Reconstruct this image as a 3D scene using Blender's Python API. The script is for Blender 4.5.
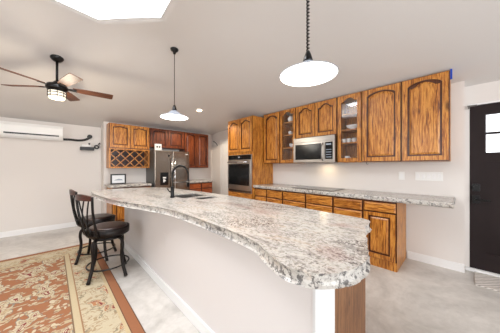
import bpy, bmesh, math, random
from mathutils import Vector, Matrix, noise as mnoise
PI = math.pi
random.seed(7)
for o in list(bpy.data.objects): bpy.data.objects.remove(o)
scene = bpy.context.scene
COL = scene.collection

def lin(r, g, b):
    return tuple((c/255/12.92 if c/255 <= .04045 else ((c/255+.055)/1.055)**2.4) for c in (r, g, b)) + (1,)

# ------------------------------------------------------------------ camera
cam_d = bpy.data.cameras.new('camera'); cam = bpy.data.objects.new('camera', cam_d); COL.objects.link(cam)
cam_d.sensor_width = 36; cam_d.lens = 36*205/500; cam_d.clip_start = .02
cam.location = (0, 0, 1.3); cam.rotation_euler = (PI/2, 0, -math.radians(44))
scene.camera = cam
# ------------------------------------------------------------------ world, exposure
w = bpy.data.worlds.new('world'); scene.world = w; w.use_nodes = True
bg = w.node_tree.nodes['Background']; bg.inputs[0].default_value = (.93, .96, 1, 1); bg.inputs[1].default_value = 2.2
vs = scene.view_settings
vs.view_transform = 'Standard'; vs.look = 'None'; vs.gamma = 1; vs.use_curve_mapping = False
vs.exposure = 0.26
# ------------------------------------------------------------------ skylight daylight, and fill lights at added windows
def area(name, loc, rot, sx, sy, power, col=(1, 1, 1), spread=PI):
    l = bpy.data.lights.new(name, 'AREA'); l.shape = 'RECTANGLE'; l.size = sx; l.size_y = sy; l.energy = power; l.color = col; l.spread = spread
    o = bpy.data.objects.new(name, l); COL.objects.link(o); o.location = loc; o.rotation_euler = rot; return o
area('skylight_daylight', (.03, 1.96, 3.30), (0, 0, 0), 1.3, 1.3, 50, (.93, .96, 1))
area('west_added_fill', (-3.16, .6, 1.5), (0, -PI/2, 0), 1.4, 2.9, 18, (.93, .965, 1))  # unseen fill light set at an added window to brighten the room
area('south_added_fill', (.3, -3.56, 1.5), (PI/2, 0, 0), 4.0, 1.5, 95, (.92, .96, 1), 2.5)  # added fill from behind the camera, at an invented window opening

# ------------------------------------------------------------------ materials
MATS = {}
def base_mat(name, col=(200, 200, 200), rough=.6, metal=0, spec=.5, emit=0, emit_col=None, alpha=1, trans=0):
    m = bpy.data.materials.new(name); m.use_nodes = True
    b = m.node_tree.nodes['Principled BSDF']
    b.inputs['Base Color'].default_value = lin(*col)
    b.inputs['Roughness'].default_value = rough; b.inputs['Metallic'].default_value = metal
    b.inputs['Specular IOR Level'].default_value = spec
    if emit:
        b.inputs['Emission Color'].default_value = lin(*(emit_col or col)); b.inputs['Emission Strength'].default_value = emit
    MATS[name] = m
    return m
def nd(m, t, **kw):
    n = m.node_tree.nodes.new(t)
    for k, v in kw.items(): setattr(n, k, v)
    return n
def lk(m, a, b): m.node_tree.links.new(a, b)
def setramp(r, stops):
    e = r.color_ramp.elements
    while len(e) > 1: e.remove(e[-1])
    e[0].position = stops[0][0]; e[0].color = stops[0][1]
    for p, c in stops[1:]:
        x = e.new(p); x.color = c
def coords(m, scale=(1, 1, 1), rnd=False, rot=(0, 0, 0)):
    tc = nd(m, 'ShaderNodeTexCoord'); mp = nd(m, 'ShaderNodeMapping')
    mp.inputs['Scale'].default_value = scale; mp.inputs['Rotation'].default_value = rot
    src = tc.outputs['Object']
    if rnd:
        oi = nd(m, 'ShaderNodeObjectInfo'); mu = nd(m, 'ShaderNodeMath', operation='MULTIPLY'); mu.inputs[1].default_value = 13.7
        lk(m, oi.outputs['Random'], mu.inputs[0])
        va = nd(m, 'ShaderNodeVectorMath', operation='ADD'); lk(m, src, va.inputs[0]); lk(m, mu.outputs[0], va.inputs[1]); src = va.outputs[0]
    lk(m, src, mp.inputs[0]); return mp.outputs[0]
def noise(m, vec, scale, detail=4, rough=.55, dist=0):
    n = nd(m, 'ShaderNodeTexNoise'); n.inputs['Scale'].default_value = scale; n.inputs['Detail'].default_value = detail
    n.inputs['Roughness'].default_value = rough; n.inputs['Distortion'].default_value = dist
    if vec is not None: lk(m, vec, n.inputs['Vector'])
    return n.outputs['Fac']
def mix(m, fac, a, b, mode='MIX'):
    n = nd(m, 'ShaderNodeMix', data_type='RGBA', blend_type=mode)
    for sock, v in ((n.inputs[0], fac), (n.inputs[6], a), (n.inputs[7], b)):
        if isinstance(v, (int, float)): sock.default_value = v
        elif isinstance(v, tuple): sock.default_value = v
        else: lk(m, v, sock)
    return n.outputs[2]
def math_(m, op, a, b=None, c=None):
    n = nd(m, 'ShaderNodeMath', operation=op)
    for i, v in enumerate((a, b, c)):
        if v is None: continue
        if isinstance(v, (int, float)): n.inputs[i].default_value = v
        else: lk(m, v, n.inputs[i])
    return n.outputs[0]
def bump(m, h, strength=.2, dist=.01):
    n = nd(m, 'ShaderNodeBump'); n.inputs['Strength'].default_value = strength; n.inputs['Distance'].default_value = dist
    lk(m, h, n.inputs['Height']); lk(m, n.outputs[0], m.node_tree.nodes['Principled BSDF'].inputs['Normal'])
def setcol(m, c): lk(m, c, m.node_tree.nodes['Principled BSDF'].inputs['Base Color'])

def wood(name, dark, mid, light, grain=(1, 1, .06), rough=.33):
    m = base_mat(name, mid, rough)
    v = coords(m, grain, True)
    wv = noise(m, v, 75, 6, .65, .8)
    r = nd(m, 'ShaderNodeValToRGB'); lk(m, wv, r.inputs[0])
    setramp(r, [(.34, lin(*dark)), (.46, lin(*mid)), (.58, lin(*light)), (.8, lin(*mid))])
    v2 = coords(m, tuple(.5+.5*g for g in grain), True)
    bl = noise(m, v2, 5, 3, .6, 1.2)
    r2 = nd(m, 'ShaderNodeValToRGB'); lk(m, bl, r2.inputs[0]); setramp(r2, [(.3, (.6, .5, .42, 1)), (.5, (1, 1, 1, 1)), (.7, (1, 1, 1, 1))])
    c = mix(m, .75, r.outputs[0], r2.outputs[0], 'MULTIPLY')
    kn = nd(m, 'ShaderNodeTexVoronoi'); kn.inputs['Scale'].default_value = 3.2; lk(m, coords(m, tuple(.35+.65*g for g in grain), True), kn.inputs['Vector'])
    r3 = nd(m, 'ShaderNodeValToRGB'); lk(m, kn.outputs['Distance'], r3.inputs[0]); setramp(r3, [(.03, (.12, .06, .03, 1)), (.1, (1, 1, 1, 1))])
    c = mix(m, .8, c, r3.outputs[0], 'MULTIPLY')
    setcol(m, c); bump(m, wv, .12, .004)
    return m
wood('oak', (80, 38, 10), (172, 102, 36), (214, 150, 68))
wood('oak_h', (80, 38, 10), (172, 102, 36), (214, 150, 68), (.09, 1, 1))
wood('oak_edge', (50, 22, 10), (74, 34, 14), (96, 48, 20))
wood('cherry', (34, 12, 6), (88, 38, 18), (134, 68, 32))
wood('cherry_h', (70, 28, 12), (132, 62, 30), (170, 90, 46), (.09, 1, 1))
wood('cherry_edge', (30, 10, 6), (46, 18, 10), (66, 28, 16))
wood('endwood', (68, 42, 24), (112, 72, 42), (134, 92, 56), (1, 1, .07), .45)
wood('blade_wood', (52, 28, 16), (88, 48, 28), (110, 66, 40), (.1, 1, 1), .5)
wood('espresso', (5, 3, 2), (11, 6, 5), (24, 12, 8), (1, 1, .2), .4)
wood('rail_wood', (34, 14, 8), (60, 26, 16), (84, 42, 28), (1, .2, 1), .35)
MATS['espresso'].node_tree.nodes['Principled BSDF'].inputs['Specular IOR Level'].default_value = .3
base_mat('wall', (226, 220, 215), .85)
base_mat('ceiling', (216, 212, 209), .9)
m = MATS['wall']; nz = noise(m, coords(m), 60, 3); bump(m, nz, .05, .003)
m = MATS['ceiling']; nz = noise(m, coords(m), 45, 3); bump(m, nz, .08, .004)
base_mat('island_wall', (224, 219, 217), .8)
base_mat('trim', (238, 237, 236), .45)
base_mat('board_white', (222, 222, 222), .5)
base_mat('white_gloss', (240, 240, 240), .25)
base_mat('white_plastic', (238, 237, 234), .4)
base_mat('black', (16, 15, 15), .45)
base_mat('black_metal', (7, 6, 7), .3, 0, .35)
base_mat('black_glass', (14, 16, 18), .16, 0, .35)
base_mat('bronze', (30, 24, 22), .4, .6)
base_mat('steel', (190, 186, 182), .28, 1)
base_mat('sink_steel', (150, 146, 142), .3, .9)
base_mat('steel_dark', (120, 116, 112), .3, 1)
base_mat('chrome', (225, 225, 228), .12, 1)
base_mat('leather', (52, 36, 32), .3)
base_mat('tape_blue', (20, 70, 180), .6)
base_mat('grey_enamel', (150, 155, 165), .4)
base_mat('lamp_glow', (255, 250, 240), .5, emit=5)
base_mat('fan_glow', (235, 225, 205), .5, emit=.75)
base_mat('can_glow', (255, 226, 180), .5, emit=9)
base_mat('picture', (225, 228, 232), .4)
base_mat('grey_print', (150, 160, 172), .5)
base_mat('door_black', (40, 31, 31), .6, 0, .2)
base_mat('fridge_side', (104, 102, 100), .45, .5)
base_mat('fridge_reflect', (128, 118, 108), .24, .95)
# glass panes
for nm, tint, gl in (('pane', (1, 1, 1, 1), .05), ('skylight_glazing', (1, 1, 1, 1), .05)):
    m = base_mat(nm, (255, 255, 255), .05); nt = m.node_tree
    tr = nd(m, 'ShaderNodeBsdfTransparent'); tr.inputs[0].default_value = tint
    g = nd(m, 'ShaderNodeBsdfGlossy'); g.inputs['Roughness'].default_value = .04
    mx = nd(m, 'ShaderNodeMixShader'); mx.inputs[0].default_value = gl
    lk(m, tr.outputs[0], mx.inputs[1]); lk(m, g.outputs[0], mx.inputs[2]); lk(m, mx.outputs[0], nt.nodes['Material Output'].inputs[0])
# frosted skylight dome: gives off the daylight of the sky
base_mat('sky_dome', (255, 255, 255), .5, emit=3.0)
# granite
def granite(name, dark_amt):
    E_ = dark_amt > 0
    m = base_mat(name, (215, 205, 195), .2)
    v = coords(m, (1, .3, 1), rot=(0, 0, .3))
    n1 = noise(m, v, 11, 8, .78, .6); r = nd(m, 'ShaderNodeValToRGB'); lk(m, n1, r.inputs[0])
    setramp(r, [(.28, lin(132, 128, 126)), (.38, lin(160, 155, 150)), (.46, lin(192, 188, 182)), (.56, lin(199, 194, 187)), (.66, lin(186, 170, 154)), (.78, lin(208, 205, 201))])
    v = coords(m, (1, .6, 1), rot=(0, 0, -.2))
    n2 = noise(m, v, 62, 5, .72, .3); r2 = nd(m, 'ShaderNodeValToRGB'); lk(m, n2, r2.inputs[0])
    setramp(r2, [(.36, lin(110, 102, 98)), (.44, lin(205, 198, 190)), (.5, (1, 1, 1, 1))])
    c = mix(m, .35 if E_ else .6, r.outputs[0], r2.outputs[0], 'MULTIPLY')
    n3 = noise(m, coords(m), 34 if E_ else 80, 4, .7); n4 = noise(m, coords(m, (1, .5, 1)), 3.5, 3, .6, .8)
    r4 = nd(m, 'ShaderNodeValToRGB'); lk(m, n4, r4.inputs[0]); setramp(r4, [(.5-dark_amt*.5, (0, 0, 0, 1)), (.66, (1, 1, 1, 1))])
    r3 = nd(m, 'ShaderNodeValToRGB'); lk(m, n3, r3.inputs[0]); setramp(r3, [(.53 if E_ else .5, (0, 0, 0, 1)), (.56, (1, 1, 1, 1))])
    f = math_(m, 'MULTIPLY', r3.outputs[0], r4.outputs[0]); f = math_(m, 'MULTIPLY', f, .9)
    c = mix(m, f, c, lin(44, 38, 42) if E_ else lin(66, 58, 58))
    n5 = noise(m, coords(m, (1, .55, 1)), 2.6, 3, .6, .5); r5 = nd(m, 'ShaderNodeValToRGB'); lk(m, n5, r5.inputs[0]); setramp(r5, [(.58, (0, 0, 0, 1)), (.7, (1, 1, 1, 1))])
    c = mix(m, math_(m, 'MULTIPLY', r5.outputs[0], .45), c, lin(140, 96, 92))
    setcol(m, c)
    return m
granite('granite', .0)
g = granite('granite_edge', .9); g.node_tree.nodes['Principled BSDF'].inputs['Roughness'].default_value = .35
# floor
m = base_mat('floor', (190, 184, 176), .3)
n1 = noise(m, coords(m, (1, 1, 1), rot=(0, 0, .6)), 1.3, 8, .62, 1.6); r = nd(m, 'ShaderNodeValToRGB'); lk(m, n1, r.inputs[0])
setramp(r, [(.28, lin(172, 166, 160)), (.45, lin(196, 191, 185)), (.6, lin(212, 207, 201)), (.75, lin(222, 218, 213))])
n2 = noise(m, coords(m), 14, 4, .6, .6); r2 = nd(m, 'ShaderNodeValToRGB'); lk(m, n2, r2.inputs[0]); setramp(r2, [(.3, (.86, .85, .84, 1)), (.6, (1, 1, 1, 1))])
setcol(m, mix(m, .8, r.outputs[0], r2.outputs[0], 'MULTIPLY'))
# rug (local origin = far right corner; x<0, y<0)
RX0, RX1, RY0, RY1 = -1.95, .525, .95, 4.40
m = base_mat('rug', (200, 150, 100), .95)
tc = nd(m, 'ShaderNodeTexCoord'); sx = nd(m, 'ShaderNodeSeparateXYZ'); lk(m, tc.outputs['Object'], sx.inputs[0])
hx, hy = (RX1-RX0)/2, (RY1-RY0)/2
dx = math_(m, 'SUBTRACT', hx, math_(m, 'ABSOLUTE', sx.outputs[0])); dy = math_(m, 'SUBTRACT', hy, math_(m, 'ABSOLUTE', sx.outputs[1]))
d = math_(m, 'MINIMUM', dx, dy)
def motif(scale, lo, hi, dist=.25, sc3=(1, 1, 1), rot=0, rnd=1.0):
    v = coords(m, sc3, rot=(0, 0, rot))
    nn = nd(m, 'ShaderNodeTexNoise'); nn.inputs['Scale'].default_value = 7; nn.inputs['Detail'].default_value = 2; lk(m, v, nn.inputs['Vector'])
    sub = nd(m, 'ShaderNodeVectorMath', operation='SUBTRACT'); lk(m, nn.outputs['Color'], sub.inputs[0]); sub.inputs[1].default_value = (.5, .5, .5)
    scl = nd(m, 'ShaderNodeVectorMath', operation='SCALE'); lk(m, sub.outputs[0], scl.inputs[0]); scl.inputs['Scale'].default_value = dist
    add = nd(m, 'ShaderNodeVectorMath', operation='ADD'); lk(m, v, add.inputs[0]); lk(m, scl.outputs[0], add.inputs[1])
    vo = nd(m, 'ShaderNodeTexVoronoi', voronoi_dimensions='2D'); vo.inputs['Scale'].default_value = scale; vo.inputs['Randomness'].default_value = rnd; lk(m, add.outputs[0], vo.inputs['Vector'])
    a = math_(m, 'GREATER_THAN', vo.outputs['Distance'], lo); b = math_(m, 'LESS_THAN', vo.outputs['Distance'], hi)
    return math_(m, 'MULTIPLY', a, b)
cream, rust, tan, redd, grey = lin(208, 194, 164), lin(164, 104, 66), lin(176, 152, 118), lin(132, 30, 36), lin(136, 128, 116)
fld = mix(m, motif(4.6, .0, .34, .28, (1.2, .75, 1)), rust, cream)
fld = mix(m, motif(4.6, .20, .25, .28, (1.2, .75, 1)), fld, tan)
fld = mix(m, motif(4.6, .33, .37, .28, (1.2, .75, 1)), fld, grey)
fld = mix(m, motif(6.3, .0, .27, .4, (1, 1.7, 1), 1.1), fld, lin(196, 176, 140))
fld = mix(m, motif(6.3, .25, .29, .4, (1, 1.7, 1), 1.1), fld, grey)
fld = mix(m, motif(6.3, .0, .08, .4, (1, 1.7, 1), 1.1), fld, lin(160, 104, 70))
fld = mix(m, motif(10, .0, .20, .2, (1, 1, 1), .6), fld, cream)
fld = mix(m, motif(10, .19, .24, .2, (1, 1, 1), .6), fld, lin(150, 96, 66))
fld = mix(m, motif(4.6, .0, .11, .28, (1.2, .75, 1)), fld, redd)
fld = mix(m, motif(4.6, .0, .05, .28, (1.2, .75, 1)), fld, cream)
brd = mix(m, motif(4.2, .30, .36, .5, (1, 1, 1), .3, .7), lin(206, 192, 162), lin(150, 138, 112))
brd = mix(m, motif(4.2, .12, .2, .5, (1, 1, 1), .3, .7), brd, lin(190, 128, 84))
brd = mix(m, motif(4.2, 0, .1, .5, (1, 1, 1), .3, .7), brd, redd)
brd = mix(m, motif(7, .24, .30, .5, (1, 1.6, 1), .8), brd, lin(168, 140, 108))
brd = mix(m, motif(9, 0, .16, .3, (1, 1.5, 1), .9), brd, tan)
c = mix(m, math_(m, 'GREATER_THAN', d, .405), brd, fld)
def band(c, a, b, col):
    f = math_(m, 'MULTIPLY', math_(m, 'GREATER_THAN', d, a), math_(m, 'LESS_THAN', d, b)); return mix(m, f, c, col)
c = band(c, .395, .405, lin(120, 96, 70)); c = band(c, .35, .395, lin(204, 186, 150)); c = band(c, .34, .35, lin(160, 120, 84))
c = band(c, -.1, .075, lin(158, 98, 62)); c = band(c, -.1, .008, lin(96, 60, 40)); c = band(c, .075, .083, lin(110, 70, 44)); c = band(c, .083, .11, lin(206, 186, 146))
n1 = noise(m, coords(m, (1, 3, 1)), 60, 4, .7); c = mix(m, math_(m, 'MULTIPLY', n1, .45), c, lin(100, 80, 64))
setcol(m, c); bump(m, noise(m, coords(m), 300, 2), .4, .004)
# door mat
m = base_mat('mat_weave', (170, 164, 158), .95)
wv = nd(m, 'ShaderNodeTexWave', bands_direction='DIAGONAL'); wv.inputs['Scale'].default_value = 14; wv.inputs['Distortion'].default_value = 1.5; lk(m, coords(m), wv.inputs['Vector'])
r = nd(m, 'ShaderNodeValToRGB'); lk(m, wv.outputs['Fac'], r.inputs[0]); setramp(r, [(.3, lin(168, 160, 152)), (.6, lin(228, 222, 216))]); setcol(m, r.outputs[0])
# brushed steel
for nm in ('steel', 'fridge_reflect'):
    m = MATS[nm]; n1 = noise(m, coords(m, (.05, .05, 1)), 300, 2); bump(m, n1, .04, .001)

# ------------------------------------------------------------------ mesh helpers
class MB:
    def __init__(s): s.bm = bmesh.new()
    def face(s, pts, mi=0):
        f = s.bm.faces.new([s.bm.verts.new(p) for p in pts]); f.material_index = mi; return f
    def box(s, x0, x1, y0, y1, z0, z1, bev=0, mi=0):
        b = bmesh.new(); vs_ = bmesh.ops.create_cube(b, size=1)['verts']
        for v in vs_: v.co = Vector(((x0+x1)/2+v.co.x*(x1-x0), (y0+y1)/2+v.co.y*(y1-y0), (z0+z1)/2+v.co.z*(z1-z0)))
        if bev: bmesh.ops.bevel(b, geom=b.edges[:], offset=bev, segments=2, profile=.6, affect='EDGES')
        s.merge(b, mi); return s
    def merge(s, b, mi=0, mat=None, smooth=False):
        mp = {}
        for v in b.verts: mp[v] = s.bm.verts.new(mat @ v.co if mat else v.co)
        for f in b.faces:
            try: nf = s.bm.faces.new([mp[v] for v in f.verts])
            except ValueError: continue
            nf.material_index = mi if mi else f.material_index; nf.smooth = smooth or f.smooth
        b.free()
    def tube(s, pts, r, n=8, closed=False, mi=0, cap=True):
        pts = [Vector(p) for p in pts]; rs = r if isinstance(r, (list, tuple)) else [r]*len(pts)
        rings = []; N = len(pts); prev = None
        for i, p in enumerate(pts):
            if closed: t = pts[(i+1) % N]-pts[i-1]
            else: t = pts[min(i+1, N-1)]-pts[max(i-1, 0)]
            t.normalize()
            if prev is None:
                a = Vector((0, 0, 1)) if abs(t.z) < .9 else Vector((1, 0, 0)); u = t.cross(a).normalized()
            else: u = (prev-t*prev.dot(t)).normalized()
            prev = u; v = t.cross(u)
            rings.append([s.bm.verts.new(p+(u*math.cos(2*PI*k/n)+v*math.sin(2*PI*k/n))*rs[i]) for k in range(n)])
        rng = range(N) if closed else range(N-1)
        for i in rng:
            A, B = rings[i], rings[(i+1) % N]
            for k in range(n):
                f = s.bm.faces.new([A[k], A[(k+1) % n], B[(k+1) % n], B[k]]); f.smooth = True; f.material_index = mi
        if not closed and cap:
            for R in (rings[0][::-1], rings[-1]):
                f = s.bm.faces.new(R); f.material_index = mi
        return s
    def lathe(s, prof, n=28, c=(0, 0, 0), mi=0, smooth=True):
        rings = []
        for r, z in prof:
            if r < 1e-5: rings.append([s.bm.verts.new((c[0], c[1], c[2]+z))])
            else: rings.append([s.bm.verts.new((c[0]+r*math.cos(2*PI*k/n), c[1]+r*math.sin(2*PI*k/n), c[2]+z)) for k in range(n)])
        for A, B in zip(rings, rings[1:]):
            for k in range(n):
                q = [A[k % len(A)], A[(k+1) % len(A)], B[(k+1) % len(B)], B[k % len(B)]]
                q = list(dict.fromkeys(q))
                if len(q) < 3: continue
                f = s.bm.faces.new(q); f.smooth = smooth; f.material_index = mi
        return s
    def loops(s, L, close_first=True, close_last=True, mi=0, mis=None, smooth=False):
        R = [[s.bm.verts.new(p) for p in l] for l in L]
        for j, (A, B) in enumerate(zip(R, R[1:])):
            for k in range(len(A)):
                f = s.bm.faces.new([A[k], A[(k+1) % len(A)], B[(k+1) % len(A)], B[k]])
                f.material_index = mis[j] if mis else mi; f.smooth = smooth
        if close_first: s.bm.faces.new(R[0][::-1]).material_index = mi
        if close_last: s.bm.faces.new(R[-1]).material_index = mi
        return s
    def holed(s, outer, inner, y0, y1, mi=0, inner_mi=0):
        """plate in the local xz plane from y0 to y1 with a hole"""
        for y in (y0, y1):
            b = bmesh.new(); es = []
            for ring in (outer, inner):
                vv = [b.verts.new((p[0], y, p[1])) for p in ring]
                es += [b.edges.new((vv[i], vv[(i+1) % len(vv)])) for i in range(len(vv))]
            bmesh.ops.triangle_fill(b, use_beauty=True, use_dissolve=False, edges=es)
            s.merge(b, mi)
        for ring, q in ((outer, inner_mi), (inner, inner_mi)):
            for i in range(len(ring)):
                a, b_ = ring[i], ring[(i+1) % len(ring)]
                s.face([(a[0], y0, a[1]), (b_[0], y0, b_[1]), (b_[0], y1, b_[1]), (a[0], y1, a[1])], q)
        return s
    def build(s, name, mats, parent=None, label=None, loc=None):
        if isinstance(mats, str): mats = [mats]
        bmesh.ops.remove_doubles(s.bm, verts=s.bm.verts[:], dist=1e-6)
        bmesh.ops.recalc_face_normals(s.bm, faces=s.bm.faces[:])
        me = bpy.data.meshes.new(name); s.bm.to_mesh(me); s.bm.free()
        for q in mats: me.materials.append(MATS[q])
        o = bpy.data.objects.new(name, me); COL.objects.link(o)
        if parent is not None: o.parent = parent
        if loc: o.location = loc
        if label: o['label'] = label
        return o
def tag(o, label, cat, group=None, kind=None):
    o['label'] = label; o['category'] = cat
    if group: o['group'] = group
    if kind: o['kind'] = kind
    return o
def thing(name, label, cat, loc=(0, 0, 0), rz=0, group=None):
    o = bpy.data.objects.new(name, None); COL.objects.link(o); o.location = loc; o.rotation_euler = (0, 0, rz); o.empty_display_size = .1
    return tag(o, label, cat, group)
def struct(mb, name, mat, label=None):
    o = mb.build(name, mat); o['kind'] = 'structure'
    if label: o['label'] = label
    return o
def copy_tree(o, parent=None):
    c = o.copy(); COL.objects.link(c)
    if parent is not None: c.parent = parent
    for ch in list(o.children): copy_tree(ch, c)
    return c
def catmull(P, n=8, closed=True):
    out = []; N = len(P)
    for i in range(N if closed else N-1):
        p0, p1, p2, p3 = (Vector(P[(i+k) % N]) if closed else Vector(P[max(0, min(N-1, i+k))]) for k in (-1, 0, 1, 2))
        for j in range(n):
            t = j/n
            out.append(.5*((2*p1)+(-p0+p2)*t+(2*p0-5*p1+4*p2-p3)*t*t+(-p0+3*p1-3*p2+p3)*t**3))
    if not closed: out.append(Vector(P[-1]))
    return out

# ------------------------------------------------------------------ room shell
ZF = 3.0
def zA(x): return 2.35+.27*(3.64-x)
def zB(y): return 2.205+.265*(5.85-y)
def smin(a, b, k=.08):
    h = max(k-abs(a-b), 0)/k; return min(a, b)-h*h*k/4
def zc(x, y): return smin(smin(ZF, zA(x)), zB(y))
XW, YR, YL, XD = 3.64, 5.5, 5.85, 3.78
XMIN, YMIN = -3.2, -3.6
mb = MB(); mb.box(XMIN-.15, 3.95, YMIN-.15, 6.0, -.12, 0); struct(mb, 'floor', 'floor')
# ceiling: flat middle with an octagonal skylight opening, sloping down to the right and to the far wall
mb = MB()
x1, y1 = 3.64-(ZF-2.35)/.27, 5.85-(ZF-2.205)/.265
OC, OR = (.0, 1.96), .9
SKY = [(.387, 2.875), (.888, 2.383), (.83, 1.57), (.34, 1.13), (-.45, 1.10), (-.90, 1.52), (-.90, 2.36), (-.43, 2.80)]
XE, YE = 3.95, 6.0; ye = 5.3
def octo_r(a, R=OR):
    c_, s_ = math.cos(a), math.sin(a)
    for i in range(8):
        (ax, ay), (bx, by) = [(p[0]-OC[0], p[1]-OC[1]) for p in (SKY[i], SKY[(i+1) % 8])]
        ex, ey = bx-ax, by-ay; den = c_*ey-s_*ex
        if abs(den) < 1e-9: continue
        t_ = (ax*ey-ay*ex)/den; u_ = (ax*s_-ay*c_)/den
        if t_ > 0 and -1e-6 <= u_ <= 1+1e-6: return t_+(R-OR)
    return R
def rect_r(a):
    c_, s_ = math.cos(a), math.sin(a); r_ = 1e9
    for lim, q in ((XE-OC[0], c_), (XMIN-.15-OC[0], c_), (YE-OC[1], s_), (YMIN-.15-OC[1], s_)):
        if abs(q) > 1e-9 and lim/q > 0: r_ = min(r_, lim/q)
    return r_
angs = sorted({round(math.atan2(p[1]-OC[1], p[0]-OC[0]), 6) for p in SKY} | {round(-PI+2*PI*k/144+PI/8, 6) for k in range(144)} | {round(math.atan2(y-OC[1], x-OC[0]), 6) for x in (XE, XMIN-.15) for y in (YE, YMIN-.15)})
NR = 44; rings = []
for j in range(NR+1):
    t_ = j/NR; ring = []
    for a in angs:
        r_ = octo_r(a, OR+.012)*(1-t_)+rect_r(a)*t_; x, y = OC[0]+r_*math.cos(a), OC[1]+r_*math.sin(a); ring.append((x, y, zc(x, y)))
    rings.append(ring)
mb.loops(rings, False, False, 0, None, True)
for f in mb.bm.faces:
    f.normal_update()
    if f.normal.z > 0: f.normal_flip()
me = bpy.data.meshes.new('ceiling'); mb.bm.to_mesh(me); me.materials.append(MATS['ceiling'])
ceil = bpy.data.objects.new('ceiling', me); COL.objects.link(ceil); ceil['kind'] = 'structure'
sm = ceil.modifiers.new('thick', 'SOLIDIFY'); sm.thickness = .1; sm.offset = -1
# skylight shaft and glazing
mb = MB()
SKA = sorted({2*PI*k/64-PI for k in range(64)} | {math.atan2(p[1]-OC[1], p[0]-OC[0]) for p in SKY})
def o8(r, z): return [(OC[0]+octo_r(a, r)*math.cos(a), OC[1]+octo_r(a, r)*math.sin(a), (zc(OC[0]+octo_r(a, r)*math.cos(a), OC[1]+octo_r(a, r)*math.sin(a))+z) if z < .1 else ZF+z) for a in SKA]
mb.loops([o8(OR+.02, -.001), o8(OR, -.006), o8(OR, .02), o8(OR, .42), o8(OR+.06, .42), o8(OR+.06, .12)], False, False); struct(mb, 'trim_skylight_shaft', 'white_gloss', 'white octagonal shaft of the skylight')
mb = MB(); mb.loops([o8(OR+.06, .421), o8(OR+.06, .46), o8(OR-.3, .56)]); struct(mb, 'window_1', 'sky_dome', 'bright frosted octagonal skylight')

def wallbox(name, x0, x1, y0, y1, holes=None, axis='y'):
    """vertical wall whose top follows the ceiling; holes = [(a0,a1,z0,z1)] along the axis"""
    mb = MB()
    a0, a1 = (y0, y1) if axis == 'y' else (x0, x1)
    cuts = sorted({a0, a1} | {v for h in (holes or []) for v in h[:2]} | {v for v in ((y1_c,) if axis == 'y' else (x1,)) if a0 < v < a1} | {v for v in extra if a0 < v < a1})
    for p, q in zip(cuts, cuts[1:]):
        hs = [h for h in (holes or []) if h[0] <= p+1e-6 and h[1] >= q-1e-6]
        segs = [(0, None)] if not hs else ([(0, hs[0][2])] if hs[0][2] > 0 else []) + [(hs[0][3], None)]
        for z0, z1 in segs:
            X0, X1, Y0, Y1 = (x0, x1, p, q) if axis == 'y' else (p, q, y0, y1)
            b = bmesh.new(); cs = [(X0, Y0), (X1, Y0), (X1, Y1), (X0, Y1)]
            lo = [b.verts.new((x, y, z0)) for x, y in cs]; hi = [b.verts.new((x, y, zc(x, y)+.015 if z1 is None else z1)) for x, y in cs]
            b.faces.new(lo[::-1]); b.faces.new(hi)
            for k in range(4): b.faces.new([lo[k], lo[(k+1) % 4], hi[(k+1) % 4], hi[k]])
            mb.merge(b)
    return struct(mb, name, 'wall')
y1_c = y1; extra = tuple(-3.5+.25*k for k in range(40))
wallbox('wall_left', XMIN-.12, XMIN, YMIN-.12, YL+.12, [(-.9, 2.1, .75, 2.25)])
wallbox('wall_far_left', XMIN, .82, YL, YL+.12, None, 'x')
wallbox('wall_far', .82, XD+.12, YR, YL+.12, None, 'x')
wallbox('wall_right', XW, XD+.12, -.02, YR)
wallbox('wall_entry', XD, XD+.12, YMIN-.12, -.02, [(-.975, -.055, 0, 2.07)])
wallbox('wall_near', XMIN, XD, YMIN-.12, YMIN, [(-1.8, 2.4, .75, 2.25)], 'x')
def win(name, x0, x1, y0, y1, axis, n):
    mb = MB(); t = .05
    if axis == 'y':
        for z in (.75, 2.2): mb.box(x0, x1, y0, y1, z, z+t)
        for k in range(n+1): yy = y0+(y1-y0-t)*k/n; mb.box(x0, x1, yy, yy+t, .8, 2.2)
        root = struct(mb, name, 'trim'); p = MB(); p.box((x0+x1)/2-.003, (x0+x1)/2+.003, y0+t, y1-t, .8, 2.2)
    else:
        for z in (.75, 2.2): mb.box(x0, x1, y0, y1, z, z+t)
        for k in range(n+1): xx = x0+(x1-x0-t)*k/n; mb.box(xx, xx+t, y0, y1, .8, 2.2)
        root = struct(mb, name, 'trim'); p = MB(); p.box(x0+t, x1-t, (y0+y1)/2-.003, (y0+y1)/2+.003, .8, 2.2)
    p.build('pane', 'pane', root)
win('window_added_2', XMIN-.11, XMIN-.05, -.9, 2.1, 'y', 3)  # out-of-view window added to let in the west fill
win('window_added_3', -1.8, 2.4, YMIN-.11, YMIN-.05, 'x', 4)  # invented window behind the camera, there for the south fill

def baseboard(name, x0, x1, y0, y1):
    mb = MB(); mb.box(x0, x1, y0, y1, 0, .085); 
    if x1-x0 > y1-y0: mb.box(x0, x1, y0+.006, y1, .085, .1)
    else: mb.box(x0+.006, x1, y0, y1, .085, .1)
    struct(mb, name, 'trim')
baseboard('baseboard_far_left', XMIN, .80, YL-.016, YL)
baseboard('baseboard_jog', .804, .82, YR, YL-.017)
baseboard('baseboard_right', XW-.016, XW, -.02, .54)
baseboard('baseboard_right_far', XW-.016, XW, 3.87, 4.08)

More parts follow.
